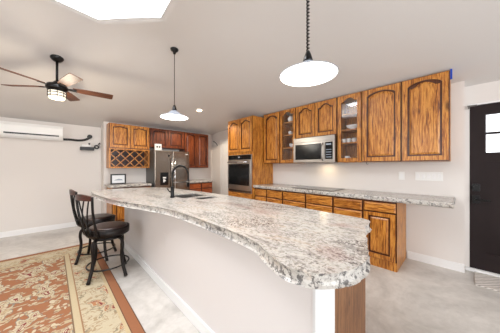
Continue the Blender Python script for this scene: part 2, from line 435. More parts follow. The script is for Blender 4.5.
# front door (black craftsman slab)
dr = MB()
DY0, DY1, DXf, DXb = -.965, -.065, XD+.005, XD+.05
W3 = .19
def dbx(ya, yb, za, zb, d0=0, d1=0): dr.box(DXf+d0, DXb-d1, ya, yb, za, zb)
zs = (.02, .24, 1.36, 1.47, 1.93, 2.055)
dbx(DY0, DY0+.135, zs[0], zs[5]); dbx(DY1-.135, DY1, zs[0], zs[5])
yi0, yi1 = DY0+.135, DY1-.135
dbx(yi0, yi1, zs[0], zs[1]); dbx(yi0, yi1, zs[2], zs[3]); dbx(yi0, yi1, zs[4], zs[5])
mid = (yi0+yi1)/2
dbx(mid-.05, mid+.05, zs[1], zs[2]); dbx(yi0, mid-.05, zs[1], zs[2], .018, .01); dbx(mid+.05, yi1, zs[1], zs[2], .018, .01)
cw = (yi1-yi0)/3
for k in (1, 2): dbx(yi0+cw*k-.012, yi0+cw*k+.012, zs[3], zs[4])
dbx(yi0, yi1, 1.69, 1.715)
door = struct(dr, 'door_1', 'door_black', 'black craftsman front door with small glass lites')
p = MB(); p.box(XD+.026, XD+.032, yi0, yi1, zs[3], zs[4]); p.build('pane', 'pane', door)
p = MB(); p.box(XD-.014, XD+.004, -.152, -.085, .995, 1.085, .004); p.tube([(XD-.014, -.118, 1.04), (XD-.032, -.118, 1.04)], .024, 14); p.build('deadbolt', 'black_metal', door, 'square black deadbolt')
p = MB(); p.box(XD-.014, XD+.004, -.152, -.085, .842, .94, .004); p.tube([(XD-.014, -.118, .893), (XD-.055, -.118, .893)], .013, 10)
p.tube([(XD-.05, -.112, .893), (XD-.052, -.17, .893), (XD-.05, -.235, .889)], [.012, .012, .010], 10); p.build('door_handle', 'black_metal', door, 'black lever handle')
mb = MB(); mb.box(XD+.001, XD+.11, -.063, -.052, 0, 2.072); mb.box(XD+.001, XD+.11, -.985, -.967, 0, 2.072); [mb.box(XD+.056, XD+.075, a_, b_, 0, 2.07) for a_, b_ in ((-.10, -.052), (-.985, -.93))]; mb.box(XD+.056, XD+.075, -.93, -.10, 2.03, 2.07); struct(mb, 'trim_entry', 'wall', 'narrow off-white jambs beside the black door')
mb = MB(); mb.box(XD-.006, XD+.11, -.985, -.052, 2.06, 2.078); struct(mb, 'trim_entry_head', 'trim', 'thin white strip over the black door')
mb = MB(); mb.box(XD-.04, XD+.004, -1.01, -.025, 0, .035, .004); struct(mb, 'trim_threshold', 'trim', 'white threshold strip under the black door')
mb = MB(); mb.box(XD-.02, XD-.0125, -.125, -.045, 2.045, 2.062); mb.box(XD-.03, XD-.012, -.066, -.048, 2.02, 2.062); tag(mb.build('door_closer_bracket', 'steel_dark'), 'small grey bracket at top corner of black front door', 'bracket')
# white door far along the right wall
mb = MB(); X0 = XW-.018
mb.box(X0, XW, 4.10, 4.17, 0, 2.09); mb.box(X0, XW, 4.98, 5.05, 0, 2.09); mb.box(X0, XW, 4.17, 4.98, 2.02, 2.09)
struct(mb, 'trim_side_door', 'trim', 'white casing of side door beyond the wall oven')
mb = MB(); mb.box(XW-.012, XW, 4.172, 4.978, .01, 2.018)
for a, b_ in ((.15, .95), (1.1, 1.9)):
    for c_, d_ in ((4.26, 4.54), (4.61, 4.89)): mb.box(XW-.017, XW-.012, c_, d_, a, b_)
d2 = struct(mb, 'door_2', 'white_gloss', 'white side door beyond the wall oven')
mb = MB(); mb.tube([(XW-.012, 4.24, 1.0), (XW-.04, 4.24, 1.0)], .01); mb.lathe([(0, -.028), (.02, -.02), (.028, 0), (.02, .02), (0, .028)], 14, (XW-.06, 4.24, 1.0)); mb.build('door_knob', 'steel_dark', d2)

# ------------------------------------------------------------------ cabinets
def arch(x0, x1, z0, z1, rise, n=20):
    pts = [(x0, z0), (x1, z0)]
    for k in range(n+1):
        u = k/n; x = x1+(x0-x1)*u
        if rise: 
            sh = 0 if x1-x0 > .3 else .13; pw = .7 if x1-x0 > .3 else .95
            q = min(max((u-sh)/(1-2*sh), 0), 1); z = z1-rise+rise*max(math.sin(PI*q), 0)**pw
        else: z = z1
        pts.append((x, z))
    return pts
def cab_door(parent, x0, x1, z0, z1, yf, mat, rise=.05, glass=False, fr=.055, hinge=None, name='door', th=.02, hgrain=False):
    """door whose back is at local y=yf; front at yf-th"""
    rise = min(rise, (x1-x0)*.16, (z1-z0)*.18)
    inn = arch(x0+fr, x1-fr, z0+fr, z1-fr*.8, rise)
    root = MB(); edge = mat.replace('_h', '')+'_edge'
    out = [(x0, z0), (x1, z0), (x1, z1), (x0, z1)]
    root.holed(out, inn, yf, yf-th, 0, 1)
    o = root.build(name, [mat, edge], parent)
    if glass:
        p = MB(); b = arch(x0+fr-.006, x1-fr+.006, z0+fr-.006, z1-fr*.8+.006, rise)
        p.loops([[(q[0], yf-.006, q[1]) for q in b], [(q[0], yf-.010, q[1]) for q in b]]); p.build('glass_pane', 'pane', o)
        p = MB()
        p.build if False else None
    else:
        g = .009; mrg = min(.038, (x1-x0)*.12)
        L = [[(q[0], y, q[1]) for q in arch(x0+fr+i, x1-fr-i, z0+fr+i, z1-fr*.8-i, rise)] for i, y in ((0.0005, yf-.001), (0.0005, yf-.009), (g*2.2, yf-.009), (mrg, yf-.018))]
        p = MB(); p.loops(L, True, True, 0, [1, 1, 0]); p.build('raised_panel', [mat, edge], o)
    return o
def drawer(parent, x0, x1, z0, z1, yf, mat):
    p = MB(); i = .012
    R = lambda i, y: [(x0+i, y, z0+i), (x1-i, y, z0+i), (x1-i, y, z1-i), (x0+i, y, z1-i)]
    p.loops([R(0, yf), R(0, yf-.010), R(i, yf-.018), R(i+.004, yf-.02)], True, True, 0, [1, 0, 0]); return p.build('drawer', [mat, mat.replace('_h', '')+'_edge'], parent)
def crown(mb, w_, dep, z):  # small top rail
    pass
RZ = -PI/2
DU = .32
def upper(label, yl, w_, z0, z1, wmat='oak', doors=1, glass=False, loc=None, rz=RZ, depth=DU, shelves=None, rise=.06, group=None):
    t = thing('wall_cabinet', label, 'cabinet', loc or (XW, yl, z0), rz, group)
    h = z1-z0; b = MB(); s = .018
    yb = -.003
    if glass:
        b.box(0.001, s, -depth, yb, 0, h); b.box(w_-s, w_-.001, -depth, yb, 0, h); b.box(s, w_-s, -depth, yb, 0, s); b.box(s, w_-s, -depth, yb, h-s, h); b.box(s, w_-s, yb-.008, yb, s, h-s)
    else: b.box(.001, w_-.001, -depth, yb, 0, h)
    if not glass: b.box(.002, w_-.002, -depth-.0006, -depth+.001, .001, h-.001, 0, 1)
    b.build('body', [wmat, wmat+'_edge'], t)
    m_ = .010; n = doors; ww = (w_-2*m_-(n-1)*.008)/n
    for k in range(n):
        x0 = m_+k*(ww+.008)
        d_ = cab_door(t, x0, x0+ww, .012, h-.012, -depth-.001, wmat, rise, glass)
    for z in shelves or []:
        p = MB(); p.box(s+.001, w_-s-.001, -depth+.02, yb-.009, z-z0, z-z0+.018); p.build('shelf', wmat+'_h', t)
    return t
ZU0, ZU1 = 1.365, 2.42
upper('tall narrow oak wall cabinet with one solid door between wall oven and glass cabinet', 2.995, .439, ZU0, ZU1)
upper('narrow glass-door oak wall cabinet left of the microwave', 2.556, .376, ZU0, ZU1, glass=True, shelves=(1.655, 1.91, 2.16), rise=.05)
upper('short two-door oak wall cabinet above the microwave', 2.18, .78, 1.815, ZU1, doors=2, rise=.06)
upper('glass-door oak wall cabinet right of microwave with cups and gravy boat', 1.40, .366, ZU0, ZU1, glass=True, shelves=(1.66, 1.865, 2.115))
upper('wide oak wall cabinet beside glass cabinet, second from the doorway', 1.034, .478, ZU0, ZU1, rise=.055)
upper('rightmost oak wall cabinet with blue tape at its top corner', .556, .457, ZU0, ZU1, rise=.055)
# base cabinets on the right wall
DB = .60
def base(label, yl, w_, wmat='oak', layout='ddd', loc=None, rz=RZ, depth=DB, top=.858):
    t = thing('base_cabinet', label, 'cabinet', loc or (XW, yl, 0), rz)
    b = MB(); b.box(.001, w_-.001, -depth, -.017, 0, top); b.box(.002, w_-.002, -depth-.0006, -depth+.001, .11, top-.001, 0, 1); b.build('body', [wmat, wmat+'_edge'], t)
    yf = -depth-.001; m_ = .014
    if layout == 'ddd':
        for z0, z1 in ((.715, .835), (.43, .70), (.12, .415)): drawer(t, m_, w_-m_, z0, z1, yf, wmat+'_h')
    elif layout == 'dd4':
        for z0, z1 in ((.705, .84), (.555, .69), (.34, .54), (.12, .325)): drawer(t, m_, w_-m_, z0, z1, yf, wmat+'_h')
    else:
        drawer(t, m_, w_-m_, .72, .835, yf, wmat+'_h'); cab_door(t, m_, w_-m_, .12, .705, yf, wmat, 0)
    return t
BL = [(3.005, .334, 'first oak drawer base cabinet beside the wall oven'), (2.671, .388, 'second oak drawer base cabinet from the wall oven'), (2.283, .473, 'wide oak drawer base cabinet under left half of cooktop'),
      (1.81, .464, 'wide oak drawer base cabinet under right half of cooktop'), (1.346, .412, 'oak drawer base cabinet right of the cooktop')]
for yl, w_, lb in BL: base(lb, yl, w_, layout='dd4')
base('oak base cabinet with drawer and door at right end, by open counter space', .934, .38, layout='door')

# tall oven cabinet
t = thing('oven_cabinet', 'tall oak cabinet built around the wall oven', 'cabinet', (XW, 3.85, 0), RZ)
w_, dep = .84, .64
b = MB(); b.box(.0, .03, -dep, -.003, 0, 2.36); b.box(w_-.03, w_, -dep, -.003, 0, 2.36); b.box(.03, w_-.03, -dep, -.003, 0, .73); b.box(.03, w_-.03, -dep, -.003, 1.56, 2.36); b.box(.03, w_-.03, -.03, -.003, .73, 1.56); b.build('body', ['oak'], t)
for k in range(2): cab_door(t, .02+k*.404, .02+k*.404+.396, 1.62, 2.345, -dep-.001, 'oak', .05)
drawer(t, .02, w_-.02, .49, .715, -dep-.001, 'oak_h'); cab_door(t, .02, .416, .12, .475, -dep-.001, 'oak', 0); cab_door(t, .424, w_-.02, .12, .475, -dep-.001, 'oak', 0)
ov = thing('wall_oven', 'stainless steel wall oven built into tall oak cabinet', 'oven', (XW, 3.85, .733), RZ)
b = MB(); b.box(.034, w_-.034, -dep+.001, -.04, .004, .82); b.box(.034, w_-.034, -dep-.02, -dep, .0, .823, .003); b.build('body', 'steel', ov)
b = MB(); b.box(.045, w_-.045, -dep-.028, -dep-.021, .72, .815, .002); cp = b.build('control_panel', 'black_glass', ov)
b = MB(); b.box(.39, .45, -dep-.0295, -dep-.0285, .755, .785); b.build('display', 'grey_enamel', cp)
b = MB(); b.box(.045, w_-.045, -dep-.045, -dep-.021, .06, .70, .006); d_ = b.build('oven_door', 'steel', ov)
b = MB(); b.box(.075, w_-.075, -dep-.049, -dep-.0455, .16, .62, .001); b.build('oven_window', 'black_glass', d_)
b = MB(); b.tube([(.09, -dep-.085, .66), (w_-.09, -dep-.085, .66)], .011, 10); 
for x in (.12, w_-.12): b.tube([(x, -dep-.045, .66), (x, -dep-.085, .66)], .008)
b.build('handle', 'chrome', d_)
b = MB(); b.box(.045, w_-.045, -dep-.026, -dep-.021, .008, .05, .001); b.build('vent_strip', 'steel_dark', ov)
# microwave
mw = thing('microwave', 'stainless steel over-the-range microwave under oak cabinets', 'microwave', (XW, 2.175, 1.37), RZ)
w_, dep, h = .77, .40, .44
b = MB(); b.box(0, w_, -dep, -.004, 0, h, .004); b.build('body', 'steel_dark', mw)
b = MB(); b.box(0.002, w_-.002, -dep-.02, -dep-.001, h-.085, h-.002, .003)
for k in range(4): b.box(.03, w_-.03, -dep-.0225, -dep-.0205, h-.07+k*.015, h-.063+k*.015)
b.build('vent_grille', 'steel', mw)
b = MB(); b.box(.002, w_-.175, -dep-.024, -dep-.001, .002, h-.088, .004); d_ = b.build('microwave_door', 'steel', mw)
b = MB(); b.box(.045, w_-.225, -dep-.0275, -dep-.0245, .05, h-.12, .001); b.build('window', 'black_glass', d_)
b = MB(); b.tube(catmull([(w_-.195, -dep-.025, .03), (w_-.195, -dep-.06, .07), (w_-.195, -dep-.065, .17), (w_-.195, -dep-.06, .27), (w_-.195, -dep-.025, .32)], 5, False), .010, 10); b.build('handle', 'steel_dark', d_)
b = MB(); b.box(w_-.172, w_-.002, -dep-.022, -dep-.001, .002, h-.088, .003); cp = b.build('control_panel', 'steel', mw)
b = MB(); b.box(w_-.155, w_-.03, -dep-.0245, -dep-.0225, .05, h-.11, .001); kp = b.build('keypad', 'black_glass', cp)
b = MB(); b.box(w_-.135, w_-.055, -dep-.0255, -dep-.0246, h-.16, h-.135); b.build('display', 'grey_print', kp)
for j in range(4): b = MB(); b.box(w_-.14, w_-.05, -dep-.0255, -dep-.0246, .08+j*.04, .09+j*.04); b.build('button_row', 'grey_print', kp)
l = bpy.data.lights.new('microwave_worklight', 'AREA'); l.size = .12; l.energy = 1.0; l.color = (1, .78, .5)
lo = bpy.data.objects.new('microwave_worklight', l); COL.objects.link(lo); lo.location = (3.45, 1.70, 1.36)

# countertops --------------------------------------------------------------
def slab(name, outline, z0, z1, jitter, label, seed=0, holes=None, rough_from=None):
    """stone slab with chiselled edge"""
    P = outline; N = len(P)
    nrm = []
    for i in range(N):
        t_ = (P[(i+1) % N]-P[i-1]); nrm.append(Vector((t_.y, -t_.x, 0)).normalized())
    L = []; rows = [(z0, -.018), (z0+(z1-z0)*.12, -.006), (z0+(z1-z0)*.35, -.002), (z0+(z1-z0)*.62, -.003), (z0+(z1-z0)*.85, -.006), (z1, -.010)]
    for z, off in rows:
        ring = []
        for i, p in enumerate(P):
            q = Vector((p.x*22+seed, p.y*22, z*45))
            j = (mnoise.noise(q)*.7+mnoise.noise(q*2.3)*.5)*jitter
            if z == z1: j *= .35
            dz = mnoise.noise(q*1.7)*jitter*.5 if z0 < z < z1 else 0
            ring.append((p.x+nrm[i].x*(off+j), p.y+nrm[i].y*(off+j), z+dz))
        L.append(ring)
    mb = MB(); mb.loops(L, False, False, 1, None)
    top = L[-1]
    for ring0, zq in ((top, z1), (L[0], z0)):
        b = bmesh.new(); es = []
        for ring in [ring0]+[[(x, y, zq) for x, y in h] for h in (holes or [])]:
            vv = [b.verts.new(q) for q in ring]; es += [b.edges.new((vv[i], vv[(i+1) % len(vv)])) for i in range(len(vv))]
        bmesh.ops.triangle_fill(b, use_beauty=True, edges=es); mb.merge(b, 0)
    for h in holes or []:
        for i in range(len(h)):
            a, c_ = h[i], h[(i+1) % len(h)]; mb.face([(a[0], a[1], z1), (c_[0], c_[1], z1), (c_[0], c_[1], z0), (a[0], a[1], z0)], 1)
    o = mb.build(name, ['granite', 'granite_edge']); return tag(o, label, 'countertop')
def rect_outline(x0, x1, y0, y1, step=.03, rc=.02):
    pts = []
    cs = [(x0, y0), (x1, y0), (x1, y1), (x0, y1)]
    for k in range(4):
        a, b_ = Vector((*cs[k], 0)), Vector((*cs[(k+1) % 4], 0)); n = max(2, int((b_-a).length/step))
        for i in range(n): pts.append(a+(b_-a)*i/n)
    return pts
slab('wall_countertop', rect_outline(2.985, XW-.016, .055, 3.0), .862, .918, .004, 'long speckled granite countertop along the right wall, overhanging past the cabinets', 3)
# island top
IO = [(1.655, .455), (1.45, .418), (1.23, .352), (1.08, .300), (.94, .262), (.83, .270), (.73, .303), (.672, .36), (.650, .44), (.668, .53), (.700, .62), (.745, .72), (.770, .84), (.782, 1.0), (.788, 1.25), (.785, 1.6),
      (.765, 1.85), (.72, 2.05), (.66, 2.27), (.58, 2.54), (.51, 2.88), (.465, 3.25), (.435, 3.6), (.43, 3.85), (.50, 4.05), (.72, 4.14), (1.0, 4.12), (1.3, 4.0), (1.5, 3.7), (1.58, 3.2), (1.65, 2.6), (1.68, 2.0), (1.685, 1.5), (1.685, 1.0), (1.68, .7)]
IP = [Vector((p.x, p.y, 0)) for p in catmull([(a, b_, 0) for a, b_ in IO], 7)]
for p in IP:
    if p.y < .62: p.y += .022*min(1, (.62-p.y)/.15)
    if p.x > 1.4 and p.y < 1.2: p.x -= .025*min(1, (1.2-p.y)/.4)
    if p.x < .78 and p.y < 1.0: p.x += .012*min(1, (1.0-p.y)/.3)
IP = IP[::-1]
SX0, SX1, SY0, SY1 = 1.14, 1.50, 2.12, 2.72
def rr(x0, x1, y0, y1, r=.04, n=4):
    pts = []
    for cx, cy, a in ((x1-r, y0+r, -PI/2), (x1-r, y1-r, 0), (x0+r, y1-r, PI/2), (x0+r, y0+r, PI)):
        for k in range(n+1): pts.append((cx+r*math.cos(a+PI/2*k/n), cy+r*math.sin(a+PI/2*k/n)))
    return pts
basins = [(SX0, SX1, 2.36, SY1), (SX0+.10, SX1, SY0, 2.31)]
slab('island_countertop', IP[::-1], .862, .915, .007, 'large curved granite top of the kitchen island with chiselled edge', 11, [rr(*b_) for b_ in basins])
# sink
sk = thing('sink', 'stainless steel double sink set into island countertop', 'sink', ((SX0+SX1)/2, (SY0+SY1)/2, .70))
for b_ in basins:
    ox, oy = sk.location.x, sk.location.y
    q = [(x-ox, y-oy) for x, y in rr(b_[0]-.004, b_[1]+.004, b_[2]-.004, b_[3]+.004)]
    qi = [(x-ox, y-oy) for x, y in rr(b_[0]+.001, b_[1]-.001, b_[2]+.001, b_[3]-.001)]
    ql = [(x-ox, y-oy) for x, y in rr(b_[0]+.02, b_[1]-.02, b_[2]+.02, b_[3]-.02)]
    mb = MB(); mb.loops([[(x, y, .0) for x, y in q], [(x, y, .155) for x, y in q], [(x, y, .158) for x, y in qi], [(x, y, .206) for x, y in qi], [(x, y, .206) for x, y in ql], [(x, y, .16) for x, y in [(x_*.985, y_) for x_, y_ in ql]], [(x, y, .03) for x, y in ql]]); bs = mb.build('basin', 'sink_steel', sk)
    cx, cy = (b_[0]+b_[1])/2-ox, (b_[2]+b_[3])/2-oy
    mb = MB(); mb.lathe([(0, .034), (.035, .034), (.04, .0305), (0, .0305)], 18, (cx, cy, 0)); mb.build('drain', 'steel_dark', bs)
# faucet
fc = thing('faucet', 'black pull-down spring faucet standing at island sink', 'faucet', (1.075, 2.50, .9155))
mb = MB(); mb.lathe([(0, 0), (.03, 0), (.03, .01), (.024, .02), (.022, .03), (.022, .13), (.016, .14), (0, .14)], 18); mb.build('base', 'black_metal', fc)
arc = [(0, 0, .14), (0, 0, .22), (0, 0, .28)]+[(.105-.105*math.cos(a), 0, .28+.115*math.sin(a)) for a in [PI*k/12 for k in range(1, 12)]]+[(.21, 0, .28), (.21, 0, .22)]
mb = MB(); mb.tube(arc, .008, 8); mb.build('spout', 'black_metal', fc)
P = catmull(arc[1:], 6, False); hel = []
for i in range(len(P)-1):
    t_ = (P[i+1]-P[i]).normalized(); u = Vector((0, 1, 0)); v = t_.cross(u)
    for k in range(4): a = k*PI/2; hel.append(P[i]+(P[i+1]-P[i])*k/4+(u*math.cos(a)+v*math.sin(a))*.013)
mb = MB(); mb.tube(hel, .0028, 5); mb.build('spring', 'black_metal', fc)
mb = MB(); mb.tube([(.21, 0, .22), (.21, 0, .19), (.21, 0, .12)], [.012, .017, .019], 12); mb.build('spray_head', 'black_metal', fc)
mb = MB(); mb.tube([(0, 0, .185), (.205, 0, .185)], .0045, 6); mb.lathe([(.019, -.01), (.024, -.01), (.024, .01), (.019, .01), (.019, -.01)], 16, (.21, 0, .185)); mb.build('spray_holder', 'steel_dark', fc)
mb = MB(); mb.tube([(0, .0, .07), (-.03, .02, .075)], .012, 10); mb.tube([(-.03, .02, .075), (-.055, .035, .12)], .006, 8); mb.build('lever', 'black_metal', fc)

# island base
isl = thing('kitchen_island', 'long island base with off-white wall panel and wood end', 'kitchen island', (.85, .465, 0))
ox, oy = .85, .465
def ib(name, x0, x1, y0, y1, z0, z1, mat, bev=0, label=None, parent=isl):
    b = MB(); b.box(x0-ox, x1-ox, y0-oy, y1-oy, z0, z1, bev); return b.build(name, mat, parent, label)
ib('half_wall', .85, 1.04, .470, 3.83, 0, .861, 'island_wall')
ib('wall_panel', .836, .85, .465, 3.83, 0, .861, 'island_wall') if False else None
ib('corner_board', .846, 1.045, .455, .4695, 0, .861, 'board_white', 0, 'flat white end board')
# cabinet side of the island as a U so the sink has room
b = MB()
for q in ((1.0405, 1.05, .48, 3.83, 0, .861), (1.53, 1.548, .48, 3.83, .0, .861), (1.05, 1.53, .48, 3.83, 0, .12), (1.05, 1.53, 3.81, 3.83, .12, .861), (1.05, 1.53, .48, 2.05, .12, .84)):
    b.box(q[0]-ox, q[1]-ox, q[2]-oy, q[3]-oy, q[4], q[5])
b.build('cabinet_body', 'endwood', isl, 'brown wood cabinet body')
ib('end_panel', 1.0455, 1.549, .462, .4795, 0, .861, 'endwood', 0, 'brown wood end panel')
ib('baseboard', .834, .8495, .47, 3.84, 0, .095, 'trim', .003, 'white baseboard')
b = MB()  # cabinet doors facing the working aisle
for k in range(6):
    y0 = .5+k*.555; cb = cab_door(isl, 0, .54, .13, .70, 0, 'oak', 0)
    cb.matrix_local = Matrix.Translation((1.549-ox, y0-oy, 0)) @ Matrix.Rotation(PI/2, 4, 'Z')
    dd = drawer(isl, 0, .54, .72, .84, 0, 'oak_h'); dd.matrix_local = Matrix.Translation((1.549-ox, y0-oy, 0)) @ Matrix.Rotation(PI/2, 4, 'Z')
b.bm.free()
b = MB(); b.box(.8465-ox, .8495-ox, 2.13-oy, 2.205-oy, .48, .60, .001); b.box(.8448-ox, .8464-ox, 2.15-oy, 2.185-oy, .50, .58, .0005); b.build('outlet', 'island_wall', isl, 'off-white outlet plate')

# ------------------------------------------------------------------ far kitchen wall
YF = YR
def far_upper(label, x0, w_, z0, z1, wmat, doors, rise, depth=.30): return upper(label, 0, w_, z0, z1, wmat, doors, False, (x0, YF, z0), 0, depth, None, rise)
t = far_upper('honey oak wall cabinet with two doors above diamond wine rack', .868, .81, 1.70, 2.235, 'oak', 2, .02)
wr = thing('wine_rack', 'oak wine rack with diamond lattice under the leftmost far cabinet', 'wine rack', (.868, YF, 1.265))
w_, h, dep = .81, .433, .30
b = MB(); b.box(0, .03, -dep, -.003, 0, h); b.box(w_-.03, w_, -dep, -.003, 0, h); b.box(.03, w_-.03, -dep, -.003, 0, .03); b.box(.03, w_-.03, -dep, -.003, h-.03, h); b.build('frame', 'oak', wr)
b = MB(); b.box(.03, w_-.03, -.015, -.003, .03, h-.03); b.build('back_panel', 'cherry_edge', wr)
b = MB()
ax0, ax1, az0, az1 = .03, w_-.03, .03, h-.03
step = (az1-az0)/2*1.0
def clipseg(x, sgn):
    # line through (x, az0) with slope sgn
    pts = []
    xa, za, xb, zb = x, az0, x+sgn*(az1-az0), az1
    def cl(xa, za, xb, zb):
        if xa > xb: xa, za, xb, zb = xb, zb, xa, za
        if xb < ax0 or xa > ax1: return None
        if xa < ax0: za = za+(zb-za)*(ax0-xa)/(xb-xa); xa = ax0
        if xb > ax1: zb = za+(zb-za)*(ax1-xa)/(xb-xa); xb = ax1
        return xa, za, xb, zb
    return cl(xa, za, xb, zb)
k = -6
for k in range(-6, 12):
    for sg in (1, -1):
        r_ = clipseg(ax0+.09+k*.187, sg)
        if r_ and r_[2]-r_[0] > .02:
            xa, za, xb, zb = r_; dx_, dz_ = xb-xa, zb-za; ln = math.hypot(dx_, dz_); nx, nz_ = -dz_/ln*.008, dx_/ln*.008
            y0, y1_ = -dep+(.002 if sg > 0 else .004), -dep+.03
            b.loops([[(xa+nx, y0, za+nz_), (xb+nx, y0, zb+nz_), (xb-nx, y0, zb-nz_), (xa-nx, y0, za-nz_)], [(xa+nx, y1_, za+nz_), (xb+nx, y1_, zb+nz_), (xb-nx, y1_, zb-nz_), (xa-nx, y1_, za-nz_)]])
b.build('lattice', 'oak', wr)
far_upper('dark cherry two-door wall cabinet above the refrigerator', 1.682, .868, 1.76, 2.235, 'cherry', 2, .02)
far_upper('dark cherry wall cabinet right of refrigerator, in the far corner', 2.553, .757, 1.26, 2.235, 'cherry', 2, .02)
base('oak base cabinet with doors left of refrigerator beneath the far countertop', 0, .755, 'oak', 'door', (.87, YF, 0), 0, .56)
base('reddish drawer base cabinet in the far right corner', 0, .36, 'cherry', 'dd4', (2.56, YF, 0), 0, .56)
base('reddish drawer base cabinet nearest the white side wall', 0, .36, 'cherry', 'dd4', (2.922, YF, 0), 0, .56)
slab('far_countertop', rect_outline(.83, 1.627, YF-.60, YF-.016), .862, .915, .003, 'short granite countertop left of refrigerator holding a framed picture', 5)
slab('corner_countertop', rect_outline(2.55, 3.30, YF-.60, YF-.016), .862, .915, .003, 'short granite countertop right of refrigerator in far corner', 6)
# refrigerator
fr = thing('refrigerator', 'stainless side-by-side refrigerator with black water dispenser', 'refrigerator', (1.69, 4.885, 0)); fr.scale = (.95, 1, 1)
b = MB(); b.box(0, .90, .045, .61, .02, 1.68, .005); b.build('body', 'fridge_side', fr)
b = MB(); b.box(.02, .88, .06, .1, 0, .03); b.build('foot_grille', 'black', fr)
b = MB(); b.box(.003, .437, 0, .043, .06, 1.675, .012); fd = b.build('freezer_door', 'fridge_reflect', fr)
b = MB(); b.box(.443, .897, 0, .043, .06, 1.675, .012); rd = b.build('fridge_door', 'fridge_reflect', fr)
for pr, x in ((fd, .40), (rd, .48)):
    b = MB(); b.tube([(x, -.045, .55), (x, -.045, 1.5)], .013, 10)
    for z in (.58, 1.47): b.tube([(x, 0.001, z), (x, -.045, z)], .009)
    b.build('handle', 'chrome', pr)
b = MB(); b.box(.13, .33, -.006, -.0005, .86, 1.16, .002); dp = b.build('dispenser', 'black_glass', fd, 'black water dispenser panel')
b = MB(); b.box(.19, .27, -.0085, -.0065, 1.02, 1.05); b.box(.20, .23, -.0085, -.0065, .93, 1.0); b.box(.235, .26, -.0085, -.0065, .95, .985); b.build('dispenser_display', 'white_plastic', dp, 'white lit marks')
b = MB(); b.lathe([(0, 0), (.022, 0), (.022, .003), (0, .003)], 16); o = b.build('badge', 'black', fd, 'round dark badge'); o.matrix_local = Matrix.Translation((.34, -.0005, 1.56)) @ Matrix.Rotation(PI/2, 4, 'X')
b = MB(); b.box(.79, .86, -.002, -.0004, 1.60, 1.615); b.build('badge', 'white_plastic', rd)
# little white block on the refrigerator
t = thing('tabletop_calendar', 'small white block with two dark squares on top of refrigerator', 'calendar', (1.72, 4.95, 1.6815))
b = MB(); b.box(0, .15, 0, .05, 0, .15, .004); b.build('block', 'white_plastic', t)
for x in (.03, .085): b = MB(); b.box(x, x+.035, -.003, -.0005, .06, .10); b.build('date_square', 'black', t)
# picture frame
t = thing('picture_frame', 'dark picture frame with pale print leaning on far countertop', 'picture frame', (.90, 5.22, .916), 0)
b = MB(); b.holed([(0, 0), (.29, 0), (.29, .22), (0, .22)], [(.025, .025), (.265, .025), (.265, .195), (.025, .195)], 0, .018)
b.build('frame', 'black', t)
b = MB(); b.box(.02, .27, .012, .016, .02, .20); pp = b.build('print', 'picture', t)
b = MB(); b.face([(.06, .0115, .08), (.23, .0115, .08), (.21, .0115, .105), (.15, .0115, .115), (.10, .0115, .10)]); b.build('print_motif', 'grey_print', pp)
b = MB(); b.tube([(.145, .017, .18), (.145, .09, .004)], .004, 6); b.build('easel_leg', 'black', t)

# ------------------------------------------------------------------ dishes in the glass cabinets
def dish(name, label, cat, prof, x, y, z, handle=None, spout=False, sx=1, group=None, mat='white_gloss'):
    t = thing(name, label, cat, (x, y, z), 0, group); b = MB(); b.lathe(prof, 20)
    if sx != 1:
        for v in b.bm.verts: v.co.y *= sx
    b.build('body', mat, t)
    if handle:
        r, zc_, q = handle; b = MB(); b.tube([(0, -r*1.0-q*math.sin(a)*1.0, zc_-q*math.cos(a)) for a in [PI*k/8 for k in range(9)]], .004, 6); b.build('handle', mat, t)
    return t
cup = [(0, 0), (.02, 0), (.024, .006), (.036, .03), (.04, .065), (.037, .065), (.032, .03), (.02, .01), (0, .009)]
boat = [(0, 0), (.035, 0), (.035, .01), (.022, .018), (.05, .04), (.062, .075), (.058, .075), (.045, .043), (0, .03)]
mug = [(0, 0), (.032, 0), (.034, .004), (.034, .085), (.031, .085), (.031, .008), (0, .007)]
pot = [(0, 0), (.04, 0), (.055, .03), (.06, .06), (.05, .095), (.03, .11), (.012, .118), (.012, .128), (0, .132)]
glassp = [(0, 0), (.024, 0), (.03, .1), (.028, .1), (.022, .008), (0, .008)]
# right glass cabinet: y from 1.052 to 1.382
gx = 3.46
dish('gravy_boat', 'white gravy boat alone on upper shelf of right glass cabinet', 'gravy boat', boat, gx-.02, 1.21, 2.134-.25, (.10, .045, .03), sx=1.7)
for k, (yy, nm) in enumerate(((1.345, 'leftmost'), (1.265, 'middle'), (1.185, 'rightmost'))):
    dish('teacup', f'{nm} of three white teacups on right glass cabinet shelf', 'cup', [(r_*.85, z*1.1) for r_, z in cup], gx-.03, yy, 1.679, (.031, .035, .018), group='white teacups in the glass cabinet')
dish('mug', 'white mug at left on floor of the right glass cabinet', 'mug', mug, gx-.04, 1.29, ZU0+.019, (.033, .045, .022))
dish('drinking_glass', 'clear glass at right on floor of right glass cabinet', 'glass', glassp, gx-.04, 1.13, ZU0+.019, mat='pane')
dish('teapot', 'white teapot on upper shelf of left glass cabinet', 'teapot', pot, gx-.06, 2.36, 2.179-.25+.0, (.055, .06, .035)).location.z = 2.179
dish('sugar_bowl', 'small white bowl on middle shelf of left glass cabinet', 'bowl', cup, gx-.06, 2.37, 1.929, (.036, .035, .018))
dish('creamer', 'white creamer with handle on lowest shelf of left glass cabinet', 'creamer', [(r_*1.1, z*1.2) for r_, z in cup], gx-.06, 2.34, 1.674, (.04, .04, .02))

